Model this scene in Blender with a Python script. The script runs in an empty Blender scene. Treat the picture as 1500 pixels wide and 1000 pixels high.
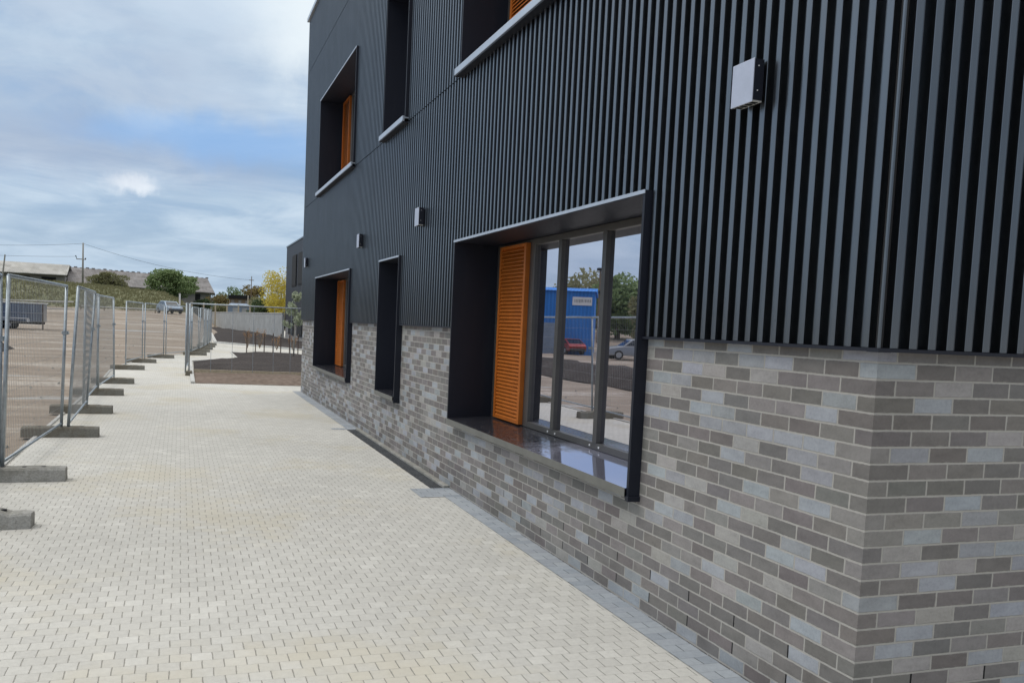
import bpy, math, random
from mathutils import Vector, Matrix
R = math.radians
random.seed(7)
scene = bpy.context.scene
COL = scene.collection

# ------------------------------------------------------------------ node helper
class G:
    def __init__(s, name):
        s.m = bpy.data.materials.new(name); s.m.use_nodes = True
        s.nt = s.m.node_tree; s.n = s.nt.nodes; s.l = s.nt.links
        s.b = s.n['Principled BSDF']; s.out = s.n['Material Output']
    def put(s, sock, v):
        if v is None: return
        if isinstance(v, bpy.types.NodeSocket): s.l.new(v, sock)
        else:
            if isinstance(v, (tuple, list)) and sock.type == 'RGBA' and len(v) == 3: v = (*v, 1)
            sock.default_value = v
    def math(s, op, a, b=None, c=None, clamp=False):
        n = s.n.new('ShaderNodeMath'); n.operation = op; n.use_clamp = clamp
        s.put(n.inputs[0], a); s.put(n.inputs[1], b)
        if c is not None: s.put(n.inputs[2], c)
        return n.outputs[0]
    def mix(s, f, a, b, mode='MIX'):
        n = s.n.new('ShaderNodeMix'); n.data_type = 'RGBA'; n.blend_type = mode
        s.put(n.inputs[0], f); s.put(n.inputs[6], a); s.put(n.inputs[7], b)
        return n.outputs[2]
    def fmix(s, f, a, b):
        n = s.n.new('ShaderNodeMix'); n.data_type = 'FLOAT'
        s.put(n.inputs[0], f); s.put(n.inputs[2], a); s.put(n.inputs[3], b)
        return n.outputs[0]
    def noise(s, vec, scale, detail=4, rough=.55, col=False, dist=0):
        n = s.n.new('ShaderNodeTexNoise'); s.put(n.inputs['Vector'], vec)
        n.inputs['Scale'].default_value = scale; n.inputs['Detail'].default_value = detail
        n.inputs['Roughness'].default_value = rough; n.inputs['Distortion'].default_value = dist
        return n.outputs['Color' if col else 'Fac']
    def white(s, vec, col=False):
        n = s.n.new('ShaderNodeTexWhiteNoise'); n.noise_dimensions = '3D'; s.put(n.inputs['Vector'], vec)
        return n.outputs['Color' if col else 'Value']
    def voro(s, vec, scale, feature='F1'):
        n = s.n.new('ShaderNodeTexVoronoi'); n.feature = feature; s.put(n.inputs['Vector'], vec)
        n.inputs['Scale'].default_value = scale
        return n.outputs['Distance']
    def ramp(s, f, stops, interp='LINEAR'):
        n = s.n.new('ShaderNodeValToRGB'); cr = n.color_ramp; cr.interpolation = interp
        while len(cr.elements) < len(stops): cr.elements.new(.5)
        for e, (p, c) in zip(cr.elements, stops):
            e.position = p; e.color = (*c, 1) if isinstance(c, (tuple, list)) else (c, c, c, 1)
        s.put(n.inputs[0], f); return n.outputs[0]
    def step(s, f, a, b):   # smooth 0..1 between a and b
        n = s.n.new('ShaderNodeMapRange'); n.interpolation_type = 'SMOOTHSTEP'
        s.put(n.inputs[0], f); s.put(n.inputs[1], a); s.put(n.inputs[2], b)
        return n.outputs[0]
    def comb(s, x=0, y=0, z=0):
        n = s.n.new('ShaderNodeCombineXYZ')
        for i, v in enumerate((x, y, z)): s.put(n.inputs[i], v)
        return n.outputs[0]
    def sep(s, v):
        n = s.n.new('ShaderNodeSeparateXYZ'); s.put(n.inputs[0], v); return n.outputs
    def vscale(s, v, sc):
        n = s.n.new('ShaderNodeVectorMath'); n.operation = 'MULTIPLY'; s.put(n.inputs[0], v); n.inputs[1].default_value = sc
        return n.outputs[0]
    def geo(s): return s.n.new('ShaderNodeNewGeometry').outputs
    def obj(s): return s.n.new('ShaderNodeTexCoord').outputs['Object']
    def bump(s, h, strength=.3, dist=.01):
        n = s.n.new('ShaderNodeBump'); n.inputs['Strength'].default_value = strength; n.inputs['Distance'].default_value = dist
        s.put(n.inputs['Height'], h); s.l.new(n.outputs[0], s.b.inputs['Normal']); return n.outputs[0]
    def set(s, **k):
        for a, v in k.items(): s.put(s.b.inputs[{'color':'Base Color','rough':'Roughness','metal':'Metallic','spec':'Specular IOR Level','coat':'Coat Weight','coatr':'Coat Roughness','ior':'IOR'}[a]], v)
        return s

def plain(name, col, rough=.6, metal=0, var=.18, scale=6, bump=0, spec=.5, dirt=None):
    g = G(name); o = g.obj()
    f = g.noise(o, scale, 5); f2 = g.noise(o, scale * 9, 3)
    lo = tuple(c * (1 - var) for c in col); hi = tuple(min(1, c * (1 + var)) for c in col)
    c = g.mix(g.step(g.fmix(.35, f, f2), .3, .7), lo, hi)
    if dirt: c = g.mix(g.step(g.noise(o, scale * 2.3, 6, .65), .5, .72), c, dirt)
    g.set(color=c, rough=g.fmix(f2, max(0, rough - .08), min(1, rough + .08)), metal=metal, spec=spec)
    if bump: g.bump(f2, bump, .01)
    return g.m

# ------------------------------------------------------------------ mesh builder
class MB:
    def __init__(s): s.v = []; s.f = []
    def add(s, vs, fs):
        o = len(s.v); s.v += [tuple(p) for p in vs]; s.f += [tuple(i + o for i in f) for f in fs]; return s
    def quad(s, a, b, c, d): return s.add([a, b, c, d], [(0, 1, 2, 3)])
    def box(s, x0, y0, z0, x1, y1, z1, M=None):
        vs = [(x, y, z) for z in (z0, z1) for y in (y0, y1) for x in (x0, x1)]
        if M is not None: vs = [M @ Vector(p) for p in vs]
        return s.add(vs, [(0, 2, 3, 1), (4, 5, 7, 6), (0, 1, 5, 4), (1, 3, 7, 5), (3, 2, 6, 7), (2, 0, 4, 6)])
    def tube(s, a, b, r, n=8, r2=None, caps=True):
        a = Vector(a); b = Vector(b); r2 = r if r2 is None else r2
        d = (b - a).normalized(); u = d.cross(Vector((0, 0, 1)) if abs(d.z) < .9 else Vector((1, 0, 0))).normalized(); w = d.cross(u)
        vs = []
        for p, rr in ((a, r), (b, r2)):
            for i in range(n):
                t = 2 * math.pi * i / n; vs.append(p + u * math.cos(t) * rr + w * math.sin(t) * rr)
        fs = [(i, (i + 1) % n, n + (i + 1) % n, n + i) for i in range(n)]
        if caps: fs += [tuple(range(n - 1, -1, -1)), tuple(range(n, 2 * n))]
        return s.add(vs, fs)
    def path(s, pts, r, n=6):
        for a, b in zip(pts, pts[1:]): s.tube(a, b, r, n)
        return s
    def prism(s, poly, z0, z1):     # poly in xy, counter-clockwise
        n = len(poly); vs = [(x, y, z0) for x, y in poly] + [(x, y, z1) for x, y in poly]
        fs = [tuple(range(n - 1, -1, -1)), tuple(range(n, 2 * n))] + [(i, (i + 1) % n, n + (i + 1) % n, n + i) for i in range(n)]
        return s.add(vs, fs)
    def build(s, name, mat, parent=None, smooth=False, bevel=0, loc=None):
        me = bpy.data.meshes.new(name); me.from_pydata(s.v, [], s.f); me.update()
        if mat: me.materials.append(mat)
        if smooth:
            for p in me.polygons: p.use_smooth = True
        o = bpy.data.objects.new(name, me); COL.objects.link(o)
        if parent: o.parent = parent
        if loc: o.location = loc
        if bevel:
            b = o.modifiers.new('bevel', 'BEVEL'); b.width = bevel; b.segments = 2; b.limit_method = 'ANGLE'; b.angle_limit = R(40)
        return o

def tag(o, label=None, cat=None, group=None, kind=None):
    if label: o['label'] = label
    if cat: o['category'] = cat
    if group: o['group'] = group
    if kind: o['kind'] = kind
    return o
def thing(name, label, cat, loc=(0, 0, 0), rz=0, group=None):
    o = bpy.data.objects.new(name, None); COL.objects.link(o); o.empty_display_size = .2
    o.location = loc; o.rotation_euler = (0, 0, rz)
    return tag(o, label, cat, group)
def dup(root, loc, rz=0, label=None, group=None):
    def cp(o, par):
        c = o.copy(); COL.objects.link(c)
        if par: c.parent = par
        for ch in list(o.children): cp(ch, c)
        return c
    r = cp(root, None); r.location = loc; r.rotation_euler = (0, 0, rz)
    if label: r['label'] = label
    if group: r['group'] = group
    return r
def ss(t): t = max(0, min(1, t)); return t * t * (3 - 2 * t)

# ------------------------------------------------------------------ materials
def brick_mat():
    g = G('brick'); ge = g.geo(); p = g.sep(ge['Position']); nx = g.math('ABSOLUTE', g.sep(ge['True Normal'])[0])
    left = g.math('GREATER_THAN', nx, .5)
    wob = g.math('MULTIPLY', g.math('SUBTRACT', g.noise(ge['Position'], 7, 3), .5), .006)
    u = g.math('ADD', g.fmix(left, p[0], p[1]), wob); z = g.math('ADD', p[2], g.math('MULTIPLY', wob, .7))
    v = g.math('DIVIDE', g.math('SUBTRACT', z, .015), .075)
    row = g.math('FLOOR', v); fv = g.math('SUBTRACT', v, row)
    odd = g.math('MODULO', g.math('ADD', row, 200), 2)
    off = g.fmix(left, g.fmix(odd, .22, .1075), g.fmix(odd, .1075, .22))
    t = g.math('DIVIDE', g.math('SUBTRACT', u, off), .225); col = g.math('FLOOR', t); fu = g.math('SUBTRACT', t, col)
    corner = g.math('LESS_THAN', col, -.5)
    face = g.math('MULTIPLY', g.math('SUBTRACT', 1, corner), g.math('MULTIPLY', left, 37))
    idv = g.comb(col, row, face)
    r1 = g.white(idv); r2 = g.white(g.comb(row, col, g.math('ADD', face, 5)), True)
    base = g.ramp(r1, [(0, (.163, .151, .145)), (.2, (.184, .172, .165)), (.38, (.205, .192, .185)), (.5, (.175, .167, .162)), (.61, (.235, .224, .217)), (.72, (.325, .342, .37)), (.84, (.285, .297, .315)), (.93, (.325, .312, .30))], 'CONSTANT')
    grain = g.noise(ge['Position'], 60, 6, .7); blot = g.noise(g.comb(p[0], p[1], g.math('MULTIPLY', p[2], 2.2)), 9, 4)
    base = g.mix(1, base, g.ramp(g.fmix(.5, grain, blot), [(.25, .7), (.5, 1.0), (.75, 1.24)]), 'MULTIPLY')
    base = g.mix(.035, base, r2, 'SOFT_LIGHT')
    # distance from the edge of the brick (m)
    du = g.math('MULTIPLY', g.math('MINIMUM', fu, g.math('SUBTRACT', 1, fu)), .225)
    dv = g.math('MULTIPLY', g.math('MINIMUM', fv, g.math('SUBTRACT', 1, fv)), .075)
    edge = g.math('ADD', g.math('MINIMUM', du, dv), g.math('MULTIPLY', g.math('SUBTRACT', g.noise(ge['Position'], 45, 4), .5), .005))
    br = g.step(edge, .0042, .0062)
    smear = g.math('MULTIPLY', g.step(edge, .014, .005), g.step(g.noise(ge['Position'], 22, 4), .5, .7))
    mort = g.mix(g.noise(ge['Position'], 30, 5), (.335, .322, .298), (.43, .415, .385))
    # open weep joints in two courses near the ground
    weeprow = g.math('MAXIMUM', g.math('COMPARE', row, 3, .1), g.math('COMPARE', row, 1, .1))
    weep = g.math('MULTIPLY', g.math('MULTIPLY', weeprow, g.math('COMPARE', g.math('MODULO', g.math('ADD', g.math('ADD', g.math('FLOOR', g.math('ADD', t, .5)), 60), g.math('MULTIPLY', left, 0)), 2), 1, .1)),
                  g.math('MULTIPLY', g.math('LESS_THAN', du, .0055), g.math('GREATER_THAN', dv, .005)))
    mort = g.mix(weep, mort, (.012, .012, .013))
    base = g.mix(g.math('MULTIPLY', smear, .35), base, mort)
    wet = g.math('MULTIPLY', g.step(p[2], .32, .05), g.step(g.noise(ge['Position'], 2.1, 5), .38, .6))
    c = g.mix(br, mort, base)
    c = g.mix(g.math('MULTIPLY', wet, .35), c, g.mix(1, c, (.6, .58, .56), 'MULTIPLY'))
    c = g.mix(1, c, g.ramp(g.noise(ge['Position'], .9, 4), [(.3, .9), (.7, 1.08)]), 'MULTIPLY')
    g.set(color=c, rough=g.fmix(br, .95, g.fmix(grain, .62, .9)), spec=.35)
    h = g.math('ADD', g.math('MULTIPLY', br, .8), g.math('MULTIPLY', grain, .22)); h = g.math('SUBTRACT', h, g.math('MULTIPLY', weep, 1.5))
    g.bump(h, .8, .006); return g.m

def paving_mat(name, bu, bv, cols, stain, joint, jw=.0035, swap=False, stainamt=.55, ox=0):
    g = G(name); ge = g.geo(); p = g.sep(ge['Position'])
    wob = g.math('MULTIPLY', g.math('SUBTRACT', g.noise(ge['Position'], 3.1, 3), .5), .02)
    x = g.math('ADD', p[1] if swap else p[0], wob); y = g.math('ADD', p[0] if swap else p[1], g.math('MULTIPLY', wob, .8))
    x = g.math('ADD', x, ox)
    v = g.math('DIVIDE', y, bv); row = g.math('FLOOR', v); fv = g.math('SUBTRACT', v, row)
    t = g.math('ADD', g.math('DIVIDE', x, bu), g.math('MULTIPLY', g.math('MODULO', g.math('ADD', row, 4000), 2), .5))
    col = g.math('FLOOR', t); fu = g.math('SUBTRACT', t, col)
    r = g.white(g.comb(col, row, 3)); r2 = g.white(g.comb(row, col, 9))
    c = g.ramp(r, [(i / (len(cols) - 1), k) for i, k in enumerate(cols)])
    grain = g.noise(ge['Position'], 140, 5, .75); mid = g.noise(ge['Position'], 26, 4)
    c = g.mix(1, c, g.ramp(g.fmix(.4, grain, mid), [(.25, .78), (.5, 1.0), (.75, 1.16)]), 'MULTIPLY')
    big = g.step(g.fmix(.06, g.noise(ge['Position'], .5, 6, .55), r2), .49, .66)
    c = g.mix(g.math('MULTIPLY', big, stainamt), c, stain)
    c = g.mix(1, c, g.ramp(g.noise(ge['Position'], .33, 5, .6), [(.3, .9), (.7, 1.06)]), 'MULTIPLY')
    du = g.math('MULTIPLY', g.math('MINIMUM', fu, g.math('SUBTRACT', 1, fu)), bu)
    dv = g.math('MULTIPLY', g.math('MINIMUM', fv, g.math('SUBTRACT', 1, fv)), bv)
    nz = g.math('MULTIPLY', g.math('SUBTRACT', g.noise(ge['Position'], 38, 4), .5), .006)
    opn = g.fmix(g.noise(ge['Position'], 5, 3), .55, 1.5)
    ju = g.step(g.math('ADD', du, nz), g.math('MULTIPLY', opn, jw), g.math('MULTIPLY', opn, jw * .3))
    jv = g.math('MULTIPLY', g.step(g.math('ADD', dv, nz), g.math('MULTIPLY', opn, jw), g.math('MULTIPLY', opn, jw * .3)), g.fmix(g.noise(ge['Position'], 2.3, 3), .0, .7))
    j = g.math('MAXIMUM', ju, jv)
    c = g.mix(g.math('MULTIPLY', j, .85), c, joint)
    g.set(color=c, rough=g.fmix(grain, .72, .95), spec=.3)
    tilt = g.math('MULTIPLY', r2, .35)
    h = g.math('ADD', g.math('SUBTRACT', g.math('MULTIPLY', grain, .3), g.math('MULTIPLY', j, .9)), tilt)
    g.bump(h, .7, .005); return g.m

def clad_mat(name, c0, rough, metal):
    g = G(name); ge = g.geo(); p = g.sep(ge['Position'])
    o = g.comb(p[0], p[1], g.math('MULTIPLY', p[2], .35))
    n1 = g.noise(o, 3.2, 4); n2 = g.noise(o, 28, 4)
    c = g.mix(n1, tuple(v * .82 for v in c0), tuple(v * 1.15 for v in c0))
    dust = g.step(g.noise(g.comb(p[0], p[1], g.math('MULTIPLY', p[2], .12)), 11, 5, .65), .5, .8)
    c = g.mix(g.math('MULTIPLY', dust, .14 if metal else .02), c, (.3, .29, .27))
    g.set(color=c, rough=g.fmix(n2, rough - .06, rough + .08), metal=metal, spec=.5 if metal else .3)
    g.bump(g.noise(g.comb(p[0], p[1], g.math('MULTIPLY', p[2], .5)), 2.5, 2), .08, .02)
    return g.m

M = {}
M['brick'] = brick_mat()
M['paving'] = paving_mat('block_paving', .110, .110, [(.52, .51, .475), (.55, .54, .503), (.572, .562, .523), (.535, .525, .489), (.61, .60, .56)], (.53, .485, .375), (.27, .26, .225), .0038)
M['setts'] = paving_mat('grey_setts', .2, .1, [(.27, .30, .335), (.32, .35, .385), (.36, .39, .42), (.30, .325, .36)], (.33, .34, .35), (.12, .125, .13), .004, ox=.1)
M['clad'] = clad_mat('black_metal_cladding', (.185, .20, .216), .30, 1)
M['lining'] = clad_mat('black_metal_lining', (.012, .0145, .024), .5, 0)
M['trim'] = clad_mat('grey_metal_trim', (.52, .56, .62), .36, .6)
M['frame'] = plain('grey_window_frame', (.085, .082, .078), .42, .3, .1, 8)
M['orange'] = plain('orange_louvre_paint', (.46, .13, .016), .42, .1, .12, 9)
M['steel'] = plain('galvanised_steel', (.36, .41, .45), .42, .6, .22, 12)
M['wire'] = plain('galvanised_wire', (.34, .35, .35), .55, .3, .1, 12)
M['kerb'] = plain('pale_concrete_kerb', (.50, .50, .48), .9, 0, .14, 7, .4)
M['conc'] = plain('concrete_wall', (.36, .37, .37), .9, 0, .16, .8, .2, dirt=(.28, .28, .27))
M['roof'] = plain('flat_roof', (.15, .15, .16), .9, 0, .1, 2)
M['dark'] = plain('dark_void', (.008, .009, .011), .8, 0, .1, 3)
M['white'] = plain('white_paint', (.72, .73, .74), .5, 0, .08, 5)
M['rubber'] = plain('black_rubber', (.018, .018, .019), .8, 0, .2, 20)
M['wood'] = plain('weathered_timber', (.20, .15, .105), .85, 0, .3, 14, .3)
M['darkwood'] = plain('dark_timber', (.07, .05, .04), .85, 0, .3, 14, .3)
M['paletimber'] = plain('pale_timber', (.44, .38, .28), .85, 0, .2, 14, .3)

def block_mat(name, col, dirt):
    g = G(name); o = g.obj(); n1 = g.noise(o, 5, 6, .6); n2 = g.noise(o, 55, 5, .7)
    c = g.mix(n1, tuple(v * .7 for v in col), tuple(v * 1.3 for v in col))
    c = g.mix(g.step(g.noise(o, 3.3, 5), .5, .66), c, dirt)
    c = g.mix(1, c, g.ramp(n2, [(.25, .65), (.75, 1.3)]), 'MULTIPLY')
    g.set(color=c, rough=.92, spec=.25); g.bump(g.fmix(.5, n1, n2), .7, .012); return g.m
M['block'] = block_mat('stained_concrete_foot', (.17, .155, .125), (.22, .215, .19))
M['blockpale'] = block_mat('grey_concrete_foot', (.27, .265, .24), (.36, .355, .335))

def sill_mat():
    g = G('wet_black_sill_sky_tint'); ge = g.geo(); pos = ge['Position']; py = g.sep(pos)[1]
    dry = g.step(g.math('ADD', py, g.math('MULTIPLY', g.noise(pos, 3.5, 4), 1.4)), 3.9, 4.9)   # far end: beads of rain on black, without the painted sky tint
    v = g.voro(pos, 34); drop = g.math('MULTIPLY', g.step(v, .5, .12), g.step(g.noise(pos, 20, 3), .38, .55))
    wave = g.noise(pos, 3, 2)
    g.set(color=g.mix(dry, (.60, .60, .74), (.035, .036, .045)), rough=g.fmix(dry, .07, .14), metal=g.fmix(dry, .85, .15), spec=1, ior=1.6)  # near end: sky reflection painted in as a lavender metal colour
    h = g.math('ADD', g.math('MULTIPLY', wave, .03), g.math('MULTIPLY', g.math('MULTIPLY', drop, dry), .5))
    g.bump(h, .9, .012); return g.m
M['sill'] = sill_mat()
M['silllip'] = plain('grey_sill_edge', (.17, .17, .155), .5, .3, .12, 6)

def glass_mat():
    g = G('reflective_glass'); n = g.n
    gl = n.new('ShaderNodeBsdfGlossy'); gl.inputs['Roughness'].default_value = .004; gl.inputs['Color'].default_value = (.88, .88, .97, 1)
    df = n.new('ShaderNodeBsdfPrincipled'); df.inputs['Base Color'].default_value = (.012, .014, .018, 1); df.inputs['Roughness'].default_value = .2
    lw = n.new('ShaderNodeFresnel'); lw.inputs['IOR'].default_value = 2.1
    fac = g.math('ADD', g.math('MULTIPLY', lw.outputs[0], .4), .68, clamp=True)
    mx = n.new('ShaderNodeMixShader'); g.put(mx.inputs[0], fac); g.l.new(df.outputs[0], mx.inputs[1]); g.l.new(gl.outputs[0], mx.inputs[2])
    b = n.new('ShaderNodeBump'); b.inputs['Strength'].default_value = .05; b.inputs['Distance'].default_value = .004
    g.put(b.inputs['Height'], g.noise(g.geo()['Position'], 1.7, 1)); g.l.new(b.outputs[0], gl.inputs['Normal'])
    g.l.new(mx.outputs[0], g.out.inputs[0]); n.remove(g.b); return g.m
M['glass'] = glass_mat()

def ground_mat():
    g = G('yard_mud_and_grass'); ge = g.geo(); pos = ge['Position']; p = g.sep(pos)
    st = g.vscale(pos, (.25, 1, 1)); tracks = g.noise(st, .9, 6, .62, dist=.6); n2 = g.noise(pos, 7, 6, .65); n3 = g.noise(pos, .12, 4)
    mud = g.ramp(g.fmix(.35, tracks, n2), [(.3, (.14, .112, .09)), (.45, (.24, .195, .155)), (.56, (.295, .247, .20)), (.70, (.40, .355, .30))])
    pale = g.math('MULTIPLY', g.step(g.noise(g.vscale(pos, (.18, .6, 1)), .55, 5, .6), .53, .62), g.step(n2, .3, .6))
    mud = g.mix(g.math('MULTIPLY', pale, .75), mud, (.47, .43, .385))
    puddle = g.math('MULTIPLY', g.step(g.noise(g.vscale(pos, (.12, .5, 1)), .8, 4), .64, .68), .8)
    mud = g.mix(puddle, mud, (.34, .33, .31))
    gr = g.ramp(g.fmix(.5, g.noise(pos, .5, 6, .65), g.noise(g.vscale(pos, (1, 1, .4)), 3.2, 5, .7)), [(.3, (.085, .098, .05)), (.5, (.135, .14, .075)), (.7, (.20, .185, .11))])
    edge = g.math('ADD', p[2], g.math('MULTIPLY', g.math('SUBTRACT', n2, .5), .5))
    isg = g.math('MAXIMUM', g.step(edge, 1.85, 2.15), g.step(p[1], 148, 152))
    g.set(color=g.mix(isg, mud, gr), rough=g.fmix(puddle, .93, .35), spec=.3)
    g.bump(g.fmix(.5, n2, tracks), .8, .05); return g.m
M['ground'] = ground_mat()

def soil_mat(name, a, b, c3, scale):
    g = G(name); pos = g.geo()['Position']; n1 = g.noise(pos, scale, 6, .7); n2 = g.noise(g.vscale(pos, (.5, 1, 1)), scale * .12, 4)
    v = g.voro(pos, scale * 1.6)
    c = g.ramp(g.fmix(.4, g.fmix(.5, n1, v), n2), [(.25, a), (.5, b), (.72, c3)])
    g.set(color=c, rough=.95, spec=.2); g.bump(g.fmix(.5, n1, v), 1, .04); return g.m
M['mulch'] = soil_mat('dark_bark_mulch', (.022, .018, .017), (.047, .040, .038), (.085, .072, .066), 9)
M['soil'] = soil_mat('bare_brown_soil', (.10, .075, .06), (.165, .125, .10), (.25, .20, .165), 5)
M['strip'] = soil_mat('dark_chippings', (.055, .06, .066), (.085, .09, .097), (.13, .135, .14), 40)

def leaf_mat(name, dark, light, sub=.25):
    g = G(name); pos = g.obj(); ge = g.geo()
    r = g.white(g.vscale(pos, (3.1, 3.1, 3.1))); f = g.fmix(.55, g.noise(pos, 1.1, 4), g.n.new('ShaderNodeObjectInfo').outputs['Random'])
    ri = g.fmix(.5, g.noise(pos, 6, 3), f)
    g.set(color=g.ramp(ri, [(.32, dark), (.62, light)]), rough=.65, spec=.25)
    tr = g.n.new('ShaderNodeBsdfTranslucent'); tr.inputs[0].default_value = (*[min(1, v * 1.4) for v in light], 1)
    mx = g.n.new('ShaderNodeMixShader'); mx.inputs[0].default_value = sub
    g.l.new(g.b.outputs[0], mx.inputs[1]); g.l.new(tr.outputs[0], mx.inputs[2]); g.l.new(mx.outputs[0], g.out.inputs[0])
    return g.m
M['leaf_green'] = leaf_mat('green_leaves', (.085, .125, .05), (.20, .27, .12))
M['leaf_olive'] = leaf_mat('olive_leaves', (.13, .135, .07), (.28, .275, .15))
M['leaf_yellow'] = leaf_mat('yellow_leaves', (.30, .26, .05), (.60, .51, .10), .3)
M['leaf_brown'] = leaf_mat('brown_leaves', (.12, .10, .045), (.24, .19, .08))
M['leaf_dark'] = leaf_mat('dark_green_leaves', (.03, .05, .022), (.075, .11, .045))
M['leaf_pale'] = leaf_mat('pale_sapling_leaves', (.16, .20, .13), (.36, .40, .28))
M['dry'] = leaf_mat('dry_stems', (.16, .085, .04), (.34, .20, .10))
M['bark'] = plain('bark', (.12, .095, .07), .9, 0, .3, 9, .5)
M['palebark'] = plain('pale_bark', (.30, .29, .26), .9, 0, .2, 9, .4)

def sheet_roof(name, col, rust):
    g = G(name); o = g.obj(); s = g.sep(o)
    w = g.n.new('ShaderNodeTexWave'); w.inputs['Scale'].default_value = 1.1; w.inputs['Distortion'].default_value = .4; g.put(w.inputs['Vector'], o)
    n1 = g.noise(g.vscale(o, (1, 1, .3)), .9, 6, .65)
    bands = g.white(g.comb(g.math('FLOOR', g.math('MULTIPLY', s[0], .85)), g.math('FLOOR', g.math('MULTIPLY', s[1], .55)), 0))
    c = g.mix(g.step(n1, .4, .68), col, rust)
    c = g.mix(1, c, g.ramp(g.fmix(.4, bands, w.outputs['Fac']), [(.1, .74), (.9, 1.15)]), 'MULTIPLY')
    g.set(color=c, rough=.85, spec=.3); g.bump(w.outputs['Fac'], .4, .05); return g.m
M['roof_pale'] = sheet_roof('pale_sheet_roof', (.42, .415, .395), (.34, .33, .30))
M['roof_grey'] = sheet_roof('grey_slate_roof', (.235, .225, .225), (.165, .152, .148))
M['barnwall'] = plain('barn_wall', (.27, .255, .245), .9, 0, .2, .9)
M['bluesheet'] = sheet_roof('blue_sheet_cladding', (.045, .23, .68), (.035, .20, .60))
M['bluehoard'] = plain('blue_grey_panels', (.20, .26, .35), .6, 0, .15, 1.5)

def lens(name, col):
    g = G(name); g.set(color=col, rough=.12, spec=.8); return g.m
M['headlight'] = lens('headlight_lens', (.6, .62, .64)); M['carglass'] = lens('car_glass', (.02, .025, .03)); M['rim'] = plain('wheel_rim', (.42, .43, .44), .35, .7, .08, 12)
# ------------------------------------------------------------------ ground and paving
def tb(x):
    k = [(-400, 7.5), (-60, 6.3), (-30, 5.95), (-20, 5.67), (-14, 5.47), (-5.5, 4.95), (-3, 3.9), (0, 1.4), (3, .4), (400, .4)]
    for (a, za), (b, zb) in zip(k, k[1:]):
        if a <= x <= b: return za + (zb - za) * (x - a) / (b - a)
    return .4
def hgt(x, y):
    fade = ss((1.5 - x) / 4.5); z = 1.75 * ss((y - 72) / 36) * fade
    t = ss((y - 121) / 25)
    z = z * (1 - t) + (tb(x)) * t
    return z
def terrain():
    xs = [-420, -300, -200, -140, -100, -80] + [-66 + 1.1 * i for i in range(80)] + [24, 30, 40, 60, 100, 160, 260, 420]
    ys = [-90, -60, -40, -25, -15] + [-8 + 2 * i for i in range(40)] + [72 + 1.25 * i for i in range(70)] + [162, 170, 185, 205, 240, 300, 420, 640, 900]
    vs = []
    rnd = random.Random(3)
    for y in ys:
        for x in xs:
            z = hgt(x, y) - .035
            if x < -5.6: z += rnd.uniform(-.03, .03) * (1 if y < 118 else 4)
            vs.append((x, y, z))
    n = len(xs); fs = [(j * n + i, j * n + i + 1, (j + 1) * n + i + 1, (j + 1) * n + i) for j in range(len(ys) - 1) for i in range(n - 1)]
    o = MB().add(vs, fs).build('ground', M['ground'], smooth=True); tag(o, kind='structure')
terrain()

def sheet(name, poly, z, mat, kind='structure'):
    n = len(poly); o = MB().add([(x, y, z) for x, y in poly], [tuple(range(n))]).build(name, mat); return tag(o, kind=kind)
left_edge = [(-4.75, -9), (-4.75, 21), (-4.85, 25.5), (-4.75, 28), (-4.4, 31), (-3.8, 34.5), (-2.75, 38), (-2.3, 42), (-1.9, 50), (-1.5, 57), (-.2, 100), (.9, 150)]
sheet('paving', [(0, -9)] + [(14, -9), (14, 150)] + left_edge[::-1], 0, M['paving'])
# grey setts margin along the wall, with its short returns beside the chippings strip
def setts(name, x0, y0, x1, y1, z=.004):
    o = MB().quad((x0, y0, z), (x1, y0, z), (x1, y1, z), (x0, y1, z)).build(name, M['setts']); return tag(o, kind='structure')
setts('setts_margin', -.2, -6, 0, 5.72); setts('setts_margin', -.46, 5.72, 0, 6.2); setts('setts_margin', -.2, 11.6, 0, 19.12); setts('setts_margin', -.46, 11.42, 0, 11.6)
setts('setts_margin', 0, -.2, 14, 0); 
o = MB().quad((-.22, 6.2, .004), (-.07, 6.2, .004), (-.07, 11.42, .004), (-.22, 11.42, .004)).build('chippings_strip', M['strip']); tag(o, kind='structure')
b = MB()
for i in range(6): b.box(-.07, 6.2 + .87 * i + .004, -.05, -.001, 6.2 + .87 * (i + 1) - .004, .03)
tag(b.build('kerb', M['blockpale'], bevel=.006), kind='structure')
# edging kerb along the left of the paving
b = MB()
for (x0, y0), (x1, y1) in zip(left_edge, left_edge[1:]):
    if y0 > 60: break
    d = Vector((x1 - x0, y1 - y0, 0)); L = d.length; n = max(1, round(L / .915)); d /= L; a = math.atan2(d.y, d.x)
    for i in range(n):
        s = Vector((x0, y0, 0)) + d * (L * i / n)
        b.box(.004, 0, -.1, L / n - .004, .055, .022, Matrix.Translation(s) @ Matrix.Rotation(a, 4, 'Z'))
tag(b.build('kerb', M['kerb'], bevel=.006), kind='structure')

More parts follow.
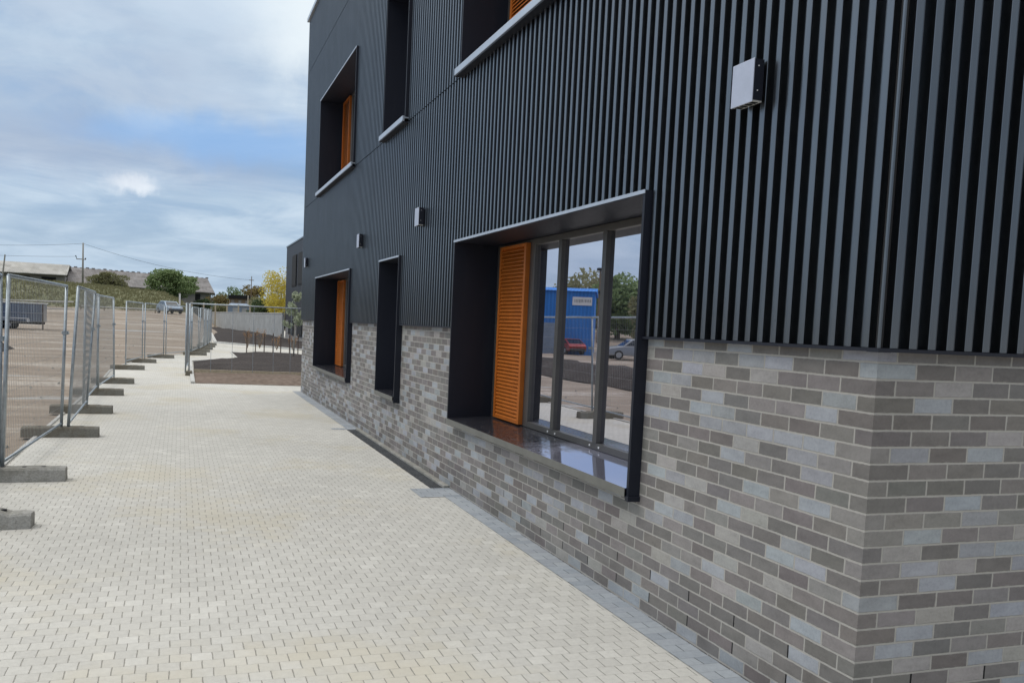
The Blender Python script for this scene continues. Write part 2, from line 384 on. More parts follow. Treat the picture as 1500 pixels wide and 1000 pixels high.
def mound(name, poly, base, hgt_, mat, step=.6, kind='structure', amp=.03):
    # raised bed: triangulated grid clipped to a polygon, slightly domed and lumpy
    import mathutils.geometry as mg
    xs = [p[0] for p in poly]; ys = [p[1] for p in poly]; rnd = random.Random(len(name) + int(xs[0] * 10))
    def inside(x, y):
        c = False; j = len(poly) - 1
        for i in range(len(poly)):
            if (poly[i][1] > y) != (poly[j][1] > y) and x < (poly[j][0] - poly[i][0]) * (y - poly[i][1]) / (poly[j][1] - poly[i][1]) + poly[i][0]: c = not c
            j = i
        return c
    def ed(x, y):
        m = 9
        for (a, b_), (c, d) in zip(poly, poly[1:] + poly[:1]):
            t = max(0, min(1, ((x - a) * (c - a) + (y - b_) * (d - b_)) / ((c - a) ** 2 + (d - b_) ** 2 + 1e-9)))
            m = min(m, math.hypot(x - a - t * (c - a), y - b_ - t * (d - b_)))
        return m
    pts = []
    for (a, b_), (c, d) in zip(poly, poly[1:] + poly[:1]):
        n = max(1, int(math.hypot(c - a, d - b_) / step))
        pts += [(a + (c - a) * i / n, b_ + (d - b_) * i / n) for i in range(n)]
    nb = len(pts)
    y = min(ys)
    while y < max(ys):
        x = min(xs)
        while x < max(xs):
            q = (x + rnd.uniform(-.2, .2) * step, y + rnd.uniform(-.2, .2) * step)
            if inside(*q) and ed(*q) > step * .4: pts.append(q)
            x += step
        y += step
    v, _, f, *_ = mg.delaunay_2d_cdt([Vector(p) for p in pts], [(i, (i + 1) % nb) for i in range(nb)], [], 1, 1e-4)
    vs = []
    for p in v:
        e = ed(p.x, p.y); z = base + hgt_ * ss(e / .9) + (rnd.uniform(-amp, amp) if e > .1 else 0)
        vs.append((p.x, p.y, max(z, base)))
    o = MB().add(vs, f).build(name, mat, smooth=True); return tag(o, kind=kind)
mound('soil_bed', [(-2.48, 21.1), (9, 20.0), (9, 24.3), (-2.46, 25.55)], .008, .06, M['soil'], .3, amp=.04)
mound('mulch_bed', [(-2.45, 25.75), (9, 24.5), (9, 37), (2.65, 39.7), (-.42, 42.05), (-.48, 35.75), (-2.39, 32.3)], .008, .14, M['mulch'], .6, amp=.05)
mound('mulch_bed', [(-.57, 56.9), (3.7, 48.1), (9, 44.5), (9, 58), (6.03, 66.1), (5.87, 94), (1.25, 135)], .008, .16, M['mulch'], 1.2, amp=.06)
b = MB()
def kerbline(b, pts, w=.06, h=.03):
    for p, q in zip(pts, pts[1:]):
        d = Vector((q[0] - p[0], q[1] - p[1], 0)); b.box(0, -w / 2, -.1, d.length, w / 2, h, Matrix.Translation((p[0], p[1], 0)) @ Matrix.Rotation(math.atan2(d.y, d.x), 4, 'Z'))
kerbline(b, [(-2.55, 21.0), (-2.53, 25.65), (-2.5, 32.3)], .1, .06); kerbline(b, [(-2.5, 32.3), (-.55, 35.85), (-.5, 42.1), (2.65, 39.8), (9, 37.1)]); kerbline(b, [(9, 44.4), (3.6, 48.0), (-.68, 56.9), (1.1, 135)], .2, .1)
tag(b.build('kerb', M['kerb']), kind='structure')
b = MB(); kerbline(b, [(-2.46, 25.65), (9, 24.4)], .07, .1)
tag(b.build('kerb', M['paletimber']), kind='structure')

# ------------------------------------------------------------------ the building
bld = thing('school_building', 'two storey building with black ribbed metal cladding above a grey brick base', 'building')
BY, BX = 19.05, 12.0             # brick extents along the long and short faces
CX = -.05                        # outer face of the ribs
ZC, ZT = 1.80, 9.03
GF0, GF1 = .80, 2.715; UF0, UF1 = 4.585, 6.55
P = .085                         # window boxes stand this far proud of the brick
wide = [(2.02, 6.115), (12.42, 16.5)]; narrow = [(8.72, 9.93)]
upw = [(2.02, 6.16), (12.42, 16.5)]; upn = [(8.66, 9.98)]
gf = sorted(wide + narrow); uf = sorted(upw + upn)

def holed_bands(holes, y0, y1):
    r = []; y = y0
    for a, b_ in holes: r.append((y, a)); y = b_
    r.append((y, y1)); return r
b = MB()
for a, c in holed_bands(gf, 0, BY): b.quad((0, c, -.1), (0, a, -.1), (0, a, ZC), (0, c, ZC))
for a, c in gf: b.quad((0, c, -.1), (0, a, -.1), (0, a, GF0 - .03), (0, c, GF0 - .03))
b.quad((0, 0, -.1), (BX, 0, -.1), (BX, 0, ZC), (0, 0, ZC))
b.quad((BX, BY, -.1), (0, BY, -.1), (0, BY, ZC), (BX, BY, ZC)); b.quad((BX, 0, -.1), (BX, BY, -.1), (BX, BY, ZC), (BX, 0, ZC))
b.build('brick_wall', M['brick'], bld)

# ribbed cladding: each rib is a flat crown, a long curved fall and a sharp return
PIT, DEP = .1055, .064
def rib_profile(a, c, phase=0):
    pts = []; k = math.floor((a - phase) / PIT)
    loc = [(0, DEP), (.004, .002), (.02, 0), (.22, 0), (.31, .0009), (.39, .0028), (.47, .006), (.54, .0105), (.6, .0165), (.645, .026), (.665, DEP), (.985, DEP)]
    while phase + k * PIT < c:
        for u, d in loc:
            y = phase + (k + u) * PIT
            if a < y < c: pts.append((y, d))
        k += 1
    return [(a, .02)] + pts + [(c, .02)]
def ribs(b, face, a, c, z0, z1, phase):
    pr = rib_profile(a, c, phase)
    for (y0, d0), (y1, d1) in zip(pr, pr[1:]):
        if face == 'L': b.quad((CX + d0, y0, z0), (CX + d0, y0, z1), (CX + d1, y1, z1), (CX + d1, y1, z0))
        elif face == 'R': b.quad((y0, CX + d0, z0), (y1, CX + d1, z0), (y1, CX + d1, z1), (y0, CX + d0, z1))
        else: b.quad((y1, BY + .04 - d1, z0), (y0, BY + .04 - d0, z0), (y0, BY + .04 - d0, z1), (y1, BY + .04 - d1, z1))
SEAM = .012
zb = [(ZC + .006, GF1, gf), (GF1, UF0 - .07, []), (UF0 - .07 + SEAM, UF1, uf), (UF1, 7.75, []), (7.75 + SEAM, ZT, [])]
b = MB()
for z0, z1, holes in zb:
    for a, c in holed_bands([(h0 - .03, h1 + .03) for h0, h1 in holes], .012, BY + .03): ribs(b, 'L', a, c, z0, z1, .0125)
    ribs(b, 'R', .012, BX, z0, z1, .0125)
    ribs(b, 'N', 0, BX, z0, z1, 0)
b.quad((BX, 0, ZC), (BX, BY, ZC), (BX, BY, ZT), (BX, 0, ZT))
b.build('cladding', M['clad'], bld)
# corner post: two folded flanges with a groove between them
b = MB(); s0, s1 = ZC - .004, ZT
b.prism([(CX + .004, CX + .004), (CX + .013, CX + .003), (CX + .014, CX + .02), (CX + .02, CX + .014), (CX + .003, CX + .013)], s0, s1)
b.build('corner_trim', M['clad'], bld)
MB().prism([(CX + .021, CX + .021), (-.008, CX + .021), (-.008, -.008), (CX + .021, -.008)], s0 + .01, s1 - .01).build('corner_groove_shade', M['dark'], bld)  # near-black filler: shade of the corner groove put into the colour
MB().prism([(-.007, -.007), (.0118, -.007), (.0118, .0118), (-.007, .0118)], s0 + .01, s1 - .01).build('corner_groove_shade', M['dark'], bld)
for a, c in holed_bands([(h0 - .03, h1 + .03) for h0, h1 in gf], .013, BY + .035): MB().box(CX - .003, a, ZC - .012, .0195, c, ZC + .004).build('drip_flashing', M['lining'], bld)
MB().box(.013, CX - .003, ZC - .012, BX, .0195, ZC + .004).build('drip_flashing', M['lining'], bld); MB().box(CX - .006, CX - .006, ZC - .014, .0125, .0125, ZC + .0045).build('drip_flashing', M['lining'], bld)
b = MB(); b.box(CX - .045, CX - .045, ZT, .35, BY + .085, ZT + .085); b.box(.35, CX - .045, ZT, BX + .04, .35, ZT + .085); b.box(.35, BY - .3, ZT, BX + .04, BY + .085, ZT + .085)
b.build('coping', M['trim'], bld)
b = MB(); b.quad((.3, .3, ZT - .1), (BX, .3, ZT - .1), (BX, BY - .3, ZT - .1), (.3, BY - .3, ZT - .1)); b.build('roof', M['roof'], bld)
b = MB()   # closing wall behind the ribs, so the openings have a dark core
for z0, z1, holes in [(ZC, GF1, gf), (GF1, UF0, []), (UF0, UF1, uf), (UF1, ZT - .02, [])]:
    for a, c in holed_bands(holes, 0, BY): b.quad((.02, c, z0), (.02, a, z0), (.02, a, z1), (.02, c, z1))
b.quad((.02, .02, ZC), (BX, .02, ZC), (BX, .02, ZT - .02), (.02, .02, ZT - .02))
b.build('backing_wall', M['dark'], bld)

def window(a, c, z0, z1, upper, louvre):
    XF = .45; XB = .62; t = .028
    b = MB()   # lining: two jambs and a head
    zl = z0 - (.0 if upper else .055)
    b.box(-P, a - t, zl, XB, a, z1 + t); b.box(-P, c, zl, XB, c + t, z1 + t); b.box(-P, a, z1, XB, c, z1 + t)
    w = b.build('window', M['lining'], bld)
    b = MB(); b.box(-P - .006, a - t - .002, z1 + .006, -P, c + t + .002, z1 + t + .002); b.build('head_trim', M['trim'], w)
    if not upper:
        b = MB(); b.box(-P - .007, a - t - .012, zl - .03, -P + .085, a + .004, zl + .005); b.build('jamb_foot', M['lining'], w, bevel=.003)
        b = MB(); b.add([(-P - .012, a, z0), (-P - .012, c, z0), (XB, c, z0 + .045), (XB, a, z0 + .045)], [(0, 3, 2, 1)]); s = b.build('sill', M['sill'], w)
        b = MB(); b.box(-P - .015, a - .002, z0 - .058, -P - .0125, c + .002, z0 + .0015); b.box(-P - .0125, a, z0 - .058, -.001, c, z0 - .055); b.build('sill_edge', M['silllip'], s)
    else:
        b = MB(); b.box(-P - .05, a - t - .05, z0 - .07, -P - .02, c + t + .05, z0); b.box(-P - .02, a - t, z0 - .02, XB, c + t, z0); b.build('sill', M['trim'], w, bevel=.003)
        b = MB(); b.box(-P - .045, a - t - .04, z0 - .085, CX + .03, c + t + .04, z0 - .0705); b.build('sill_closer', M['lining'], w)
    zs = z0 + .035
    fr = MB(); zh = z1 - .002; f0, f1 = XF - .03, XF + .04
    ye = c - .98 if louvre else c - .06
    stiles = [a + .03, ye]
    if louvre:
        mu = [c - 1.695, c - 2.595, c - 3.495]
    else: mu = []
    cuts = [a, *sorted(mu), ye]
    st_ = ye - (.10 if louvre else 0)
    fr.box(f0, a, zs, f1, a + .05, zh); fr.box(f0, st_, zs, f1, c, zh)
    fr.box(f0, a + .05, zh - .06, f1, st_, zh); fr.box(f0, a + .05, zs, f1, st_, zs + .055)
    for y in mu: fr.box(f0 - .006, y - .036, zs + .055, f1, y + .036, zh - .06)
    f = fr.build('window_frame', M['frame'], w, bevel=.004)
    if not upper and louvre and a < 3:
        for y in mu:
            for s_ in (-.085, .085): MB().tube((f0 - .006, y + s_, zs + .026), (f0 + .002, y + s_, zs + .026), .009, 10).build('fixing_bolt', M['white'], f)
    ys = [a + .05] + [q for y in sorted(mu) for q in (y - .036, y + .036)] + [st_]
    for y0, y1 in zip(ys[::2], ys[1::2]):
        q_ = .0085 * (y1 - y0) / 2
        MB().quad((XF + q_, y1, zs + .05), (XF - q_, y0, zs + .05), (XF - q_, y0, zh - .055), (XF + q_, y1, zh - .055)).build('pane', M['glass'], w)
    if louvre:
        b = MB(); l0, l1 = c - .955, c - .2; x0, x1 = .372, .4195; za, zz = zs + .012, z1 - .035
        b.box(x0, l0, za, x1, l0 + .05, zz); b.box(x0, l1 - .05, za, x1, l1, zz); b.box(x0, l0 + .05, za, x1, l1 - .05, za + .02); b.box(x0, l0 + .05, zz - .03, x1, l1 - .05, zz)
        n = 46; st = (zz - .03 - za - .02) / n
        for i in range(n):
            z = za + .02 + st * i
            b.add([(x0 + .004, l0 + .05, z + .002), (x0 + .004, l1 - .05, z + .002), (x0 + .038, l1 - .05, z + st + .006), (x0 + .038, l0 + .05, z + st + .006), (x0 + .004, l0 + .05, z + .012), (x0 + .004, l1 - .05, z + .012), (x0 + .038, l1 - .05, z + st + .016), (x0 + .038, l0 + .05, z + st + .016)],
                  [(0, 3, 2, 1), (4, 5, 6, 7), (0, 1, 5, 4), (2, 3, 7, 6)])
        b.build('louvre_panel', M['orange'], w)
    MB().box(XB - .002, a, z0 - .02, XB + .02, c, z1).build('blind', M['dark'], w)
    return w
for a, c in gf: window(a, c, GF0, GF1, False, c - a > 2)
for a, c in uf: window(a, c, UF0, UF1, True, c - a > 2)

# wall lights on the cladding: square box, rear plate, slotted underside
lightm = plain('grey_light_housing', (.48, .51, .60), .38, .35, .06, 10)
def wall_light(y, label, group='wall lights along the cladding'):
    t = thing('wall_light', label, 'wall light', (CX, y, 3.04), 0, group)
    MB().box(-.076, 0, 0, -.07, .185, .222).build('front_plate', lightm, t, bevel=.002)
    b = MB(); b.box(-.0698, .003, .012, -.012, .182, .219); b.box(-.012, .02, .03, .03, .165, .2); h = b.build('housing', M['lining'], t)
    b = MB(); b.box(-.0695, .006, .004, -.0125, .179, .0115); b.build('base_plate', M['kerb'], h)
    b = MB()
    for i in range(4): b.box(-.06, .018 + .041 * i, .001, -.025, .044 + .041 * i, .0038)
    b.build('lamp_slot', M['dark'], h)
    for i, (z) in enumerate((.06, .185)): MB().tube((-.045, .003, z), (-.045, .0005, z), .0035, 8).build('screw', M['white'], h)
    return t
wall_light(.865, 'grey square wall light nearest the brick corner, above the largest window')
wall_light(7.56, 'small wall light between the largest window and the narrow window')
wall_light(11.4, 'small wall light between the narrow window and the far wide window')
wall_light(17.98, 'tiny wall light beyond the far wide window, by the far end of the cladding')

# ------------------------------------------------------------------ site fence
Lp = 3.4
def make_panel(label):
    t = thing('temporary_fence', label, 'fence panel', group='mesh fence panels round the site')
    for x in (0, Lp): MB().tube((x, 0, .06), (x, 0, 2.13), .021, 10).build('post', M['steel'], t, smooth=True)
    MB().tube((0, 0, 2.13), (Lp, 0, 2.13), .021, 10).build('top_rail', M['steel'], t, smooth=True)
    MB().tube((.021, 0, .19), (Lp - .021, 0, .19), .016, 8).build('bottom_rail', M['steel'], t, smooth=True)
    b = MB(); n = 42
    for i in range(1, n): b.tube((Lp * i / n, .008, .18), (Lp * i / n, .008, 2.12), .0017, 4, caps=False)
    for i in range(1, 8): b.tube((0, -.003, .19 + 1.94 * i / 8), (Lp, -.003, .19 + 1.94 * i / 8), .0017, 4, caps=False)
    b.build('wire_mesh', M['wire'], t)
    c = MB(); c.box(Lp - .03, -.03, 1.45, Lp + .13, .03, 1.5); c.tube((Lp + .05, -.05, 1.475), (Lp + .05, .05, 1.475), .012, 8); c.build('clamp', M['steel'], t)
    return t
panels = [  # start, end, lean, label
    ((-4.73, 3.75), (-4.66, 7.1), 0, 'mesh fence panel cut by the left edge of the photo'),
    ((-4.63, 7.1), (-4.47, 10.42), 1.5, 'nearest full mesh fence panel, in front of the slate blue trailer'),
    ((-4.38, 10.5), (-4.45, 13.76), 3.2, 'leaning mesh fence panel overlapping the end of the nearest full panel'),
    ((-4.5, 13.87), (-4.56, 17.27), .5, 'mesh fence panel third in the near run, beyond the leaning panel'),
    ((-4.54, 17.4), (-4.45, 20.77), -1, 'last mesh fence panel of the near run, before the open gap'),
    ((-4.55, 27.6), (-4.18, 30.95), 0, 'first mesh fence panel beyond the open gap, by the path edge'),
    ((-4.1, 31.05), (-3.5, 34.4), 0, 'mesh fence panel between the gap panel and the bend of the path'),
    ((-3.42, 34.5), (-2.42, 37.75), 0, 'mesh fence panel at the bend of the path, behind the double post'),
    ((-2.38, 37.9), (-2.05, 41.25), 0, 'nearest of the fence panels seen edge on along the far path'),
    ((-2.0, 41.4), (-1.72, 44.75), 1, 'second of the fence panels seen edge on along the far path'),
    ((-1.68, 44.9), (-1.45, 48.25), -1, 'third of the fence panels seen edge on along the far path'),
    ((-1.42, 48.4), (-1.22, 51.75), 0, 'fourth of the fence panels seen edge on along the far path'),
    ((-1.2, 51.9), (-1.0, 55.25), 0, 'farthest of the fence panels seen edge on along the far path'),
    ((-2.62, 24.35), (.78, 24.6), 0, 'open fence panel with few uprights standing across the mulch bed beside the building'),
    ((-2.72, 24.5), (-2.6, 27.9), 0, 'folded back mesh fence panel seen edge on at the double post'),
]
proto = make_panel(panels[0][3])
for i, (a, c, lean, lab) in enumerate(panels):
    ang = math.atan2(c[1] - a[1], c[0] - a[0])
    o = proto if i == 0 else dup(proto, (0, 0, 0), 0, lab)
    o.location = (a[0], a[1], hgt(*a)); o.rotation_euler = (R(-lean), 0, 0)
    if 'across the mulch bed' in lab:      # this one is an open rail panel: only a few uprights, no bottom rail
        for ch in list(o.children):
            if ch.name.startswith(('wire_mesh', 'bottom_rail')): bpy.data.objects.remove(ch)
        for x in (.62, 1.24, 1.86, 2.48, 3.0): MB().tube((x, 0, .1), (x, 0, 2.12), .006, 6).build('upright', M['steel'], o)
    o.rotation_mode = 'XYZ'; o.rotation_euler = (Matrix.Rotation(ang, 3, 'Z') @ Matrix.Rotation(R(lean), 3, 'X')).to_euler()

def make_foot(label, mat, chip=False):
    t = thing('concrete_block', label, 'fence foot', group='concrete blocks under the site fence')
    rnd = random.Random(4); b = MB(); n = 12; vs = []
    for i in range(n + 1):
        x = -.5 + i / n; e = ss(min(i, n - i) / .8) if min(i, n - i) < 1 else 1
        w = .112 * (.93 if min(i, n - i) == 0 else 1); h = .145 * (.97 if min(i, n - i) == 0 else 1)
        j = lambda s: rnd.uniform(-s, s)
        if chip and i > n - 3: h -= .03 * rnd.random() + .01; w -= .015 * rnd.random()
        vs += [(x + j(.004), -w, 0), (x, -w + .012 + j(.004), h - .02 + j(.004)), (x, -w + .035 + j(.004), h + j(.004)), (x, w - .035 + j(.004), h + j(.004)), (x, w - .012, h - .02 + j(.004)), (x + j(.004), w, 0)]
    fs = [(k * 6 + q, (k + 1) * 6 + q, (k + 1) * 6 + q + 1, k * 6 + q + 1) for k in range(n) for q in range(5)] + [(0, 1, 2, 3, 4, 5), tuple(n * 6 + q for q in (5, 4, 3, 2, 1, 0))]
    b.add(vs, fs).build('foot_block', mat, t, bevel=.006)
    b = MB()
    for x in (-.28, -.1, .1, .28): b.tube((x, 0, .135), (x, 0, .1475), .024, 10)
    b.build('post_socket', M['dark'], t)
    return t
f0 = make_foot('loose grey concrete foot with a chipped end, cut by the left edge of the photo', M['blockpale'], True); f0.location = (-4.52, 4.92, 0); f0.rotation_euler.z = R(-2)
f1 = make_foot('pale stained concrete foot, nearest under a fence post', M['blockpale']); f1.location = (-4.51, 7.05, 0); f1.rotation_euler.z = R(1)
feet = [((-4.47, 10.52), 1, 'dark foot under the joint of the nearest full panel and the leaning panel'), ((-4.5, 13.62), -2, 'dark foot at the far end of the leaning panel'),
        ((-4.52, 17.2), 2, 'dark foot fourth along the near run of fence'), ((-4.46, 20.5), 0, 'dark foot under the last post before the open gap'),
        ((-4.42, 26.25), 3, 'loose dark foot lying in the open gap of the fence'), ((-4.18, 30.4), 6, 'dark foot under the first panel beyond the gap'), ((-3.6, 34.2), 8, 'dark foot under the single post left of the bend in the path'),
        ((-2.25, 37.7), 10, 'dark foot at the near end of the edge on far run'), ((-2.0, 41.3), 5, 'second dark foot of the edge on far run'), ((-1.75, 44.8), 4, 'third dark foot of the edge on far run'), ((-1.5, 48.3), 4, 'fourth dark foot of the edge on far run'), ((-1.3, 51.8), 4, 'fifth dark foot of the edge on far run'),]
fd = None
for (x, y), rz, lab in feet:
    if fd is None: fd = make_foot(lab, M['block']); fd.location = (x, y, 0); fd.rotation_euler.z = R(rz)
    else: dup(fd, (x, y, 0), R(rz), lab)
t = thing('concrete_block', 'short black foot turned end on under the double post', 'fence foot', (-2.62, 24.3, 0), R(88), 'concrete blocks under the site fence')
for ch in fd.children:
    c = ch.copy(); COL.objects.link(c); c.parent = t
t.scale = (.6, .9, .9)

# ------------------------------------------------------------------ vegetation
def leaves(b, c, rad, n, size, rnd, shell=.55):
    for _ in range(n):
        while True:
            p = Vector((rnd.uniform(-1, 1), rnd.uniform(-1, 1), rnd.uniform(-1, 1)))
            if shell < p.length < 1 or (p.length < 1 and rnd.random() < .25): break
        p = Vector((c[0] + p.x * rad[0], c[1] + p.y * rad[1], c[2] + p.z * rad[2]))
        u = Vector((rnd.gauss(0, 1), rnd.gauss(0, 1), rnd.gauss(0, 1))).normalized(); w = u.cross(Vector((rnd.gauss(0, 1), rnd.gauss(0, 1), rnd.gauss(0, 1)))).normalized()
        s = size * rnd.uniform(.6, 1.4)
        b.add([p - u * s, p + w * s * .55, p + u * s, p - w * s * .55], [(0, 1, 2, 3)])
def tree(name, label, cat, loc, h, w, mat, n=2600, size=.16, blobs=16, trunk=.35, seed=1, group=None, low=.15, bark=None, spiky=0):
    rnd = random.Random(seed); t = thing(name, label, cat, loc, 0, group)
    b = MB(); tips = []
    b.tube((0, 0, -.2), (0, 0, h * .45), w * .04 + .03, 8, w * .028 + .02)
    for k in range(7):
        a = rnd.uniform(0, 6.28); r = rnd.uniform(.2, .42) * w; z = rnd.uniform(.45, .85) * h
        s = (0, 0, rnd.uniform(.2, .45) * h); e = (math.cos(a) * r, math.sin(a) * r, z); b.tube(s, e, w * .016 + .012, 6, w * .005 + .004); tips.append(e)
    b.build('trunk', bark or M['bark'], t, smooth=True)
    b = MB()
    for k in range(blobs):
        a = rnd.uniform(0, 6.28); zz = rnd.uniform(low, .93); rr = math.sqrt(max(.05, 1 - ((zz - .5) / .55) ** 2)) * rnd.uniform(.2, .8) * w * .5
        c = (math.cos(a) * rr, math.sin(a) * rr, zz * h); s = rnd.uniform(.13, .24)
        leaves(b, c, (w * s, w * s, h * s * .8), n // blobs, size, rnd)
    leaves(b, (0, 0, h * (low + .93) / 2), (w * .5, w * .5, h * (.97 - low) / 2), n // 5, size, rnd, .2)
    for k in range(spiky):
        a = rnd.uniform(0, 6.28); r = rnd.uniform(0, .35) * w; z = h * rnd.uniform(.85, 1.0)
        for q in range(14): leaves(b, (math.cos(a) * r, math.sin(a) * r, z + q * .07), (.12, .12, .1), 4, size * .8, rnd)
    b.build('crown', mat, t); return t
tree('bush', 'bright green round bush on top of the grass bank', 'bush', (-4.2, 153, 4.3), 4.4, 9.0, M['leaf_green'], 7500, .2, 26, seed=3, low=.06, spiky=0)
tree('bush', 'wide olive bush on the bank in front of the long grey roof', 'bush', (-14.8, 158, 5.0), 3.1, 6.8, M['leaf_olive'], 4500, .17, 22, seed=5, low=.06)
tree('yellow_tree', 'bright yellow autumn tree behind the concrete wall', 'tree', (10.1, 125, 0), 8.3, 5.2, M['leaf_yellow'], 4200, .13, 34, seed=8, low=.34, bark=M['palebark'])
for x, y, h, w, mt, lab, sd in [(4.0, 168, 5.6, 7, 'leaf_brown', 'brownish hedge tree right of the end of the grey barn', 11), (10.6, 172, 7.8, 6.5, 'leaf_brown', 'brown leaved tree left of the yellow tree', 12), (7.2, 185, 7.6, 8, 'leaf_green', 'pale green tree behind the dark roofed hut', 13),
        (14.2, 130, 6.4, 8, 'leaf_olive', 'olive tree partly hidden by the dark building wing', 14), (9.6, 133, 4.4, 6.5, 'leaf_dark', 'dark evergreen shrub under the yellow tree', 15), (12.2, 137, 4.6, 6, 'leaf_dark', 'dark evergreen shrub right of the yellow tree, by the building wing', 19), (1.6, 156, 4.7, 5.5, 'leaf_dark', 'low dark shrub below the eave of the grey barn', 16), (3.9, 150, 3.6, 5.5, 'leaf_olive', 'low olive shrub left of the blue grey cabin', 17), (9.0, 146, 4.6, 4.5, 'leaf_olive', 'tall olive shrub right of the blue grey cabin', 18)]:
    tree('hedge_tree', lab, 'tree', (x, y, 0), h, w, M[mt], 3200, .2, 16, seed=sd, low=.08, group='trees and shrubs beyond the concrete wall')
# sapling in the mulch bed
t = thing('sapling', 'slender young tree with pale leaves staked in the mulch bed by the building corner', 'tree', (1.86, 36, .1))
b = MB(); b.tube((0, 0, -.2), (.03, 0, 1.6), .034, 8, .026); b.tube((.03, 0, 1.6), (.0, .02, 2.75), .026, 8, .009)
rnd = random.Random(2); br = []
for k in range(16):
    z = rnd.uniform(1.25, 2.6); a = rnd.uniform(0, 6.28); r = rnd.uniform(.25, .62) * (1.2 - (z - 1.25) / 2.2); e = (math.cos(a) * r, math.sin(a) * r, z + .3 * r + .1); b.tube((.02, 0, z), e, .011, 5, .004); br.append(((.02, 0, z), e))
b.build('trunk', M['palebark'], t, smooth=True)
b = MB()
for s, e in br:
    for q in range(6):
        k = .35 + .13 * q; leaves(b, tuple(s[i] + (e[i] - s[i]) * k for i in range(3)), (.12, .12, .12), 8, .066, rnd, 0)
leaves(b, (0, 0, 2.7), (.15, .15, .25), 40, .05, rnd, 0)
b.build('crown', M['leaf_pale'], t)
# timber stakes along the far edge of the bed
prev = None
for i, x in enumerate([.32, .72, 1.12, 1.52, 1.86, 2.25, 2.62, 2.9, 3.3]):
    y = 42.6 - 1.05 * i * .33; lab = 'thin dark timber stake in the row between the two mulch beds'
    if prev is None:
        prev = thing('timber_stake', lab, 'stake', (x, y, 0), 0, 'timber stakes between the mulch beds')
        MB().tube((0, 0, -.2), (0, 0, 1.0), .028, 8, .024).build('stake_post', M['darkwood'], prev); MB().tube((0, 0, 1.0), (0, 0, 1.05), .03, 8, .012).build('stake_tip', M['wood'], prev)
    else: dup(prev, (x, y, 0), .3 * i)
def twig(x, y, h, lab, sd):
    rnd = random.Random(sd); t = thing('dry_shrub', lab, 'shrub', (x, y, .1), 0, 'dry planted shrubs in the mulch beds'); b = MB(); l = MB()
    for k in range(12):
        e = (rnd.uniform(-.25, .25), rnd.uniform(-.25, .25), h * rnd.uniform(.6, 1)); b.tube((0, 0, 0), e, .012, 5, .004); leaves(l, e, (.09, .09, .16), 9, .035, rnd, 0)
    b.build('stems', M['wood'], t); l.build('foliage', M['dry'], t)
for x, y, h, lab, sd in [(.55, 45.5, .95, 'leftmost dry reddish shrub in the far mulch bed', 1), (1.25, 46, 1.15, 'tallest dry brown shrub in the far mulch bed', 2), (2.0, 44.4, .7, 'small dry shrub beside the stakes, right of the tallest one', 3), (2.75, 43.4, .8, 'dry shrub just left of the sapling trunk', 4)]: twig(x, y, h, lab, sd)
# rough grass over the bank
b = MB(); rnd = random.Random(21)
for _ in range(9000):
    x = rnd.uniform(-46, -1); y = rnd.uniform(121, 150); z = hgt(x, y)
    if z < 2.0: continue
    h = rnd.uniform(.15, .5); a = rnd.uniform(0, 3.14); s = .14; dx, dy = math.cos(a) * s, math.sin(a) * s
    b.add([(x - dx, y - dy, z - .1), (x + dx, y + dy, z - .1), (x + rnd.uniform(-.15, .15), y, z + h)], [(0, 1, 2)])
tag(b.build('bank_grass', leaf_mat('rough_grass', (.10, .11, .05), (.22, .21, .115))), 'rough olive grass covering the bank below the barns', 'grass', kind='stuff')

# ------------------------------------------------------------------ far buildings and yard edge
def barn(name, label, cat, poly_front, mats, extras=None, **k): pass
t = thing('barn', 'long low barn with a pale sheeted roof at the left', 'barn', (0, 0, 0))
def slab(b, p00, p10, p11, p01, th=.14):
    d = Vector((0, 0, -th)); vs = [Vector(p) for p in (p00, p10, p11, p01)]; vs += [v + d for v in vs]
    b.add(vs, [(0, 1, 2, 3), (7, 6, 5, 4), (0, 4, 5, 1), (1, 5, 6, 2), (2, 6, 7, 3), (3, 7, 4, 0)])
b = MB(); slab(b, (-52, 174, 7.9), (-23.1, 178, 8.05), (-23.4, 185, 10.25), (-52, 181, 10.15)); slab(b, (-52, 188, 7.9), (-52, 181.0, 10.15), (-23.4, 185, 10.25), (-23.2, 192, 8)); b.build('roof', M['roof_pale'], t)
b = MB(); b.prism([(-51.5, 175.2), (-23.6, 179.2), (-23.7, 191), (-51.5, 187)], 4, 7.75); b.build('wall', M['barnwall'], t)
b = MB()
for i in range(6): b.quad((-49 + 4.3 * i, 174.95 + .6 * i + .6, 6.1), (-46.6 + 4.3 * i, 175.3 + .6 * i + .6, 6.1), (-46.6 + 4.3 * i, 175.3 + .6 * i + .6, 7.5), (-49 + 4.3 * i, 174.95 + .6 * i + .6, 7.5))
b.build('opening', M['dark'], t)
t = thing('barn', 'very long barn with a weathered grey slate roof and hipped end behind the bushes', 'barn')
b = MB(); slab(b, (-23.3, 180, 6.8), (3.9, 190, 6.45), (2.6, 199, 9.75), (-24.1, 190, 10.1)); slab(b, (3.9, 190, 6.45), (4.6, 206, 6.4), (2.6, 200, 9.7), (2.6, 199, 9.75)); slab(b, (-24.6, 200, 6.8), (-24.1, 190, 10.1), (2.6, 199, 9.75), (4.6, 206, 6.4)); b.build('roof', M['roof_grey'], t)
b = MB()
for i in range(26): q = i / 25; b.box(-24 + 26.5 * q - .3, 190 + 9 * q - .12, 10.02 - .35 * q, -24 + 26.5 * q + .3, 190 + 9 * q + .12, 10.24 - .35 * q + .08 * math.sin(i * 2.3))
b.build('ridge_tiles', M['roof_grey'], t)
b = MB(); b.prism([(-23, 181.2), (2.9, 190.7), (3.6, 204), (-24, 199)], 2.2, 6.35); b.build('wall', M['barnwall'], t)
b = MB()
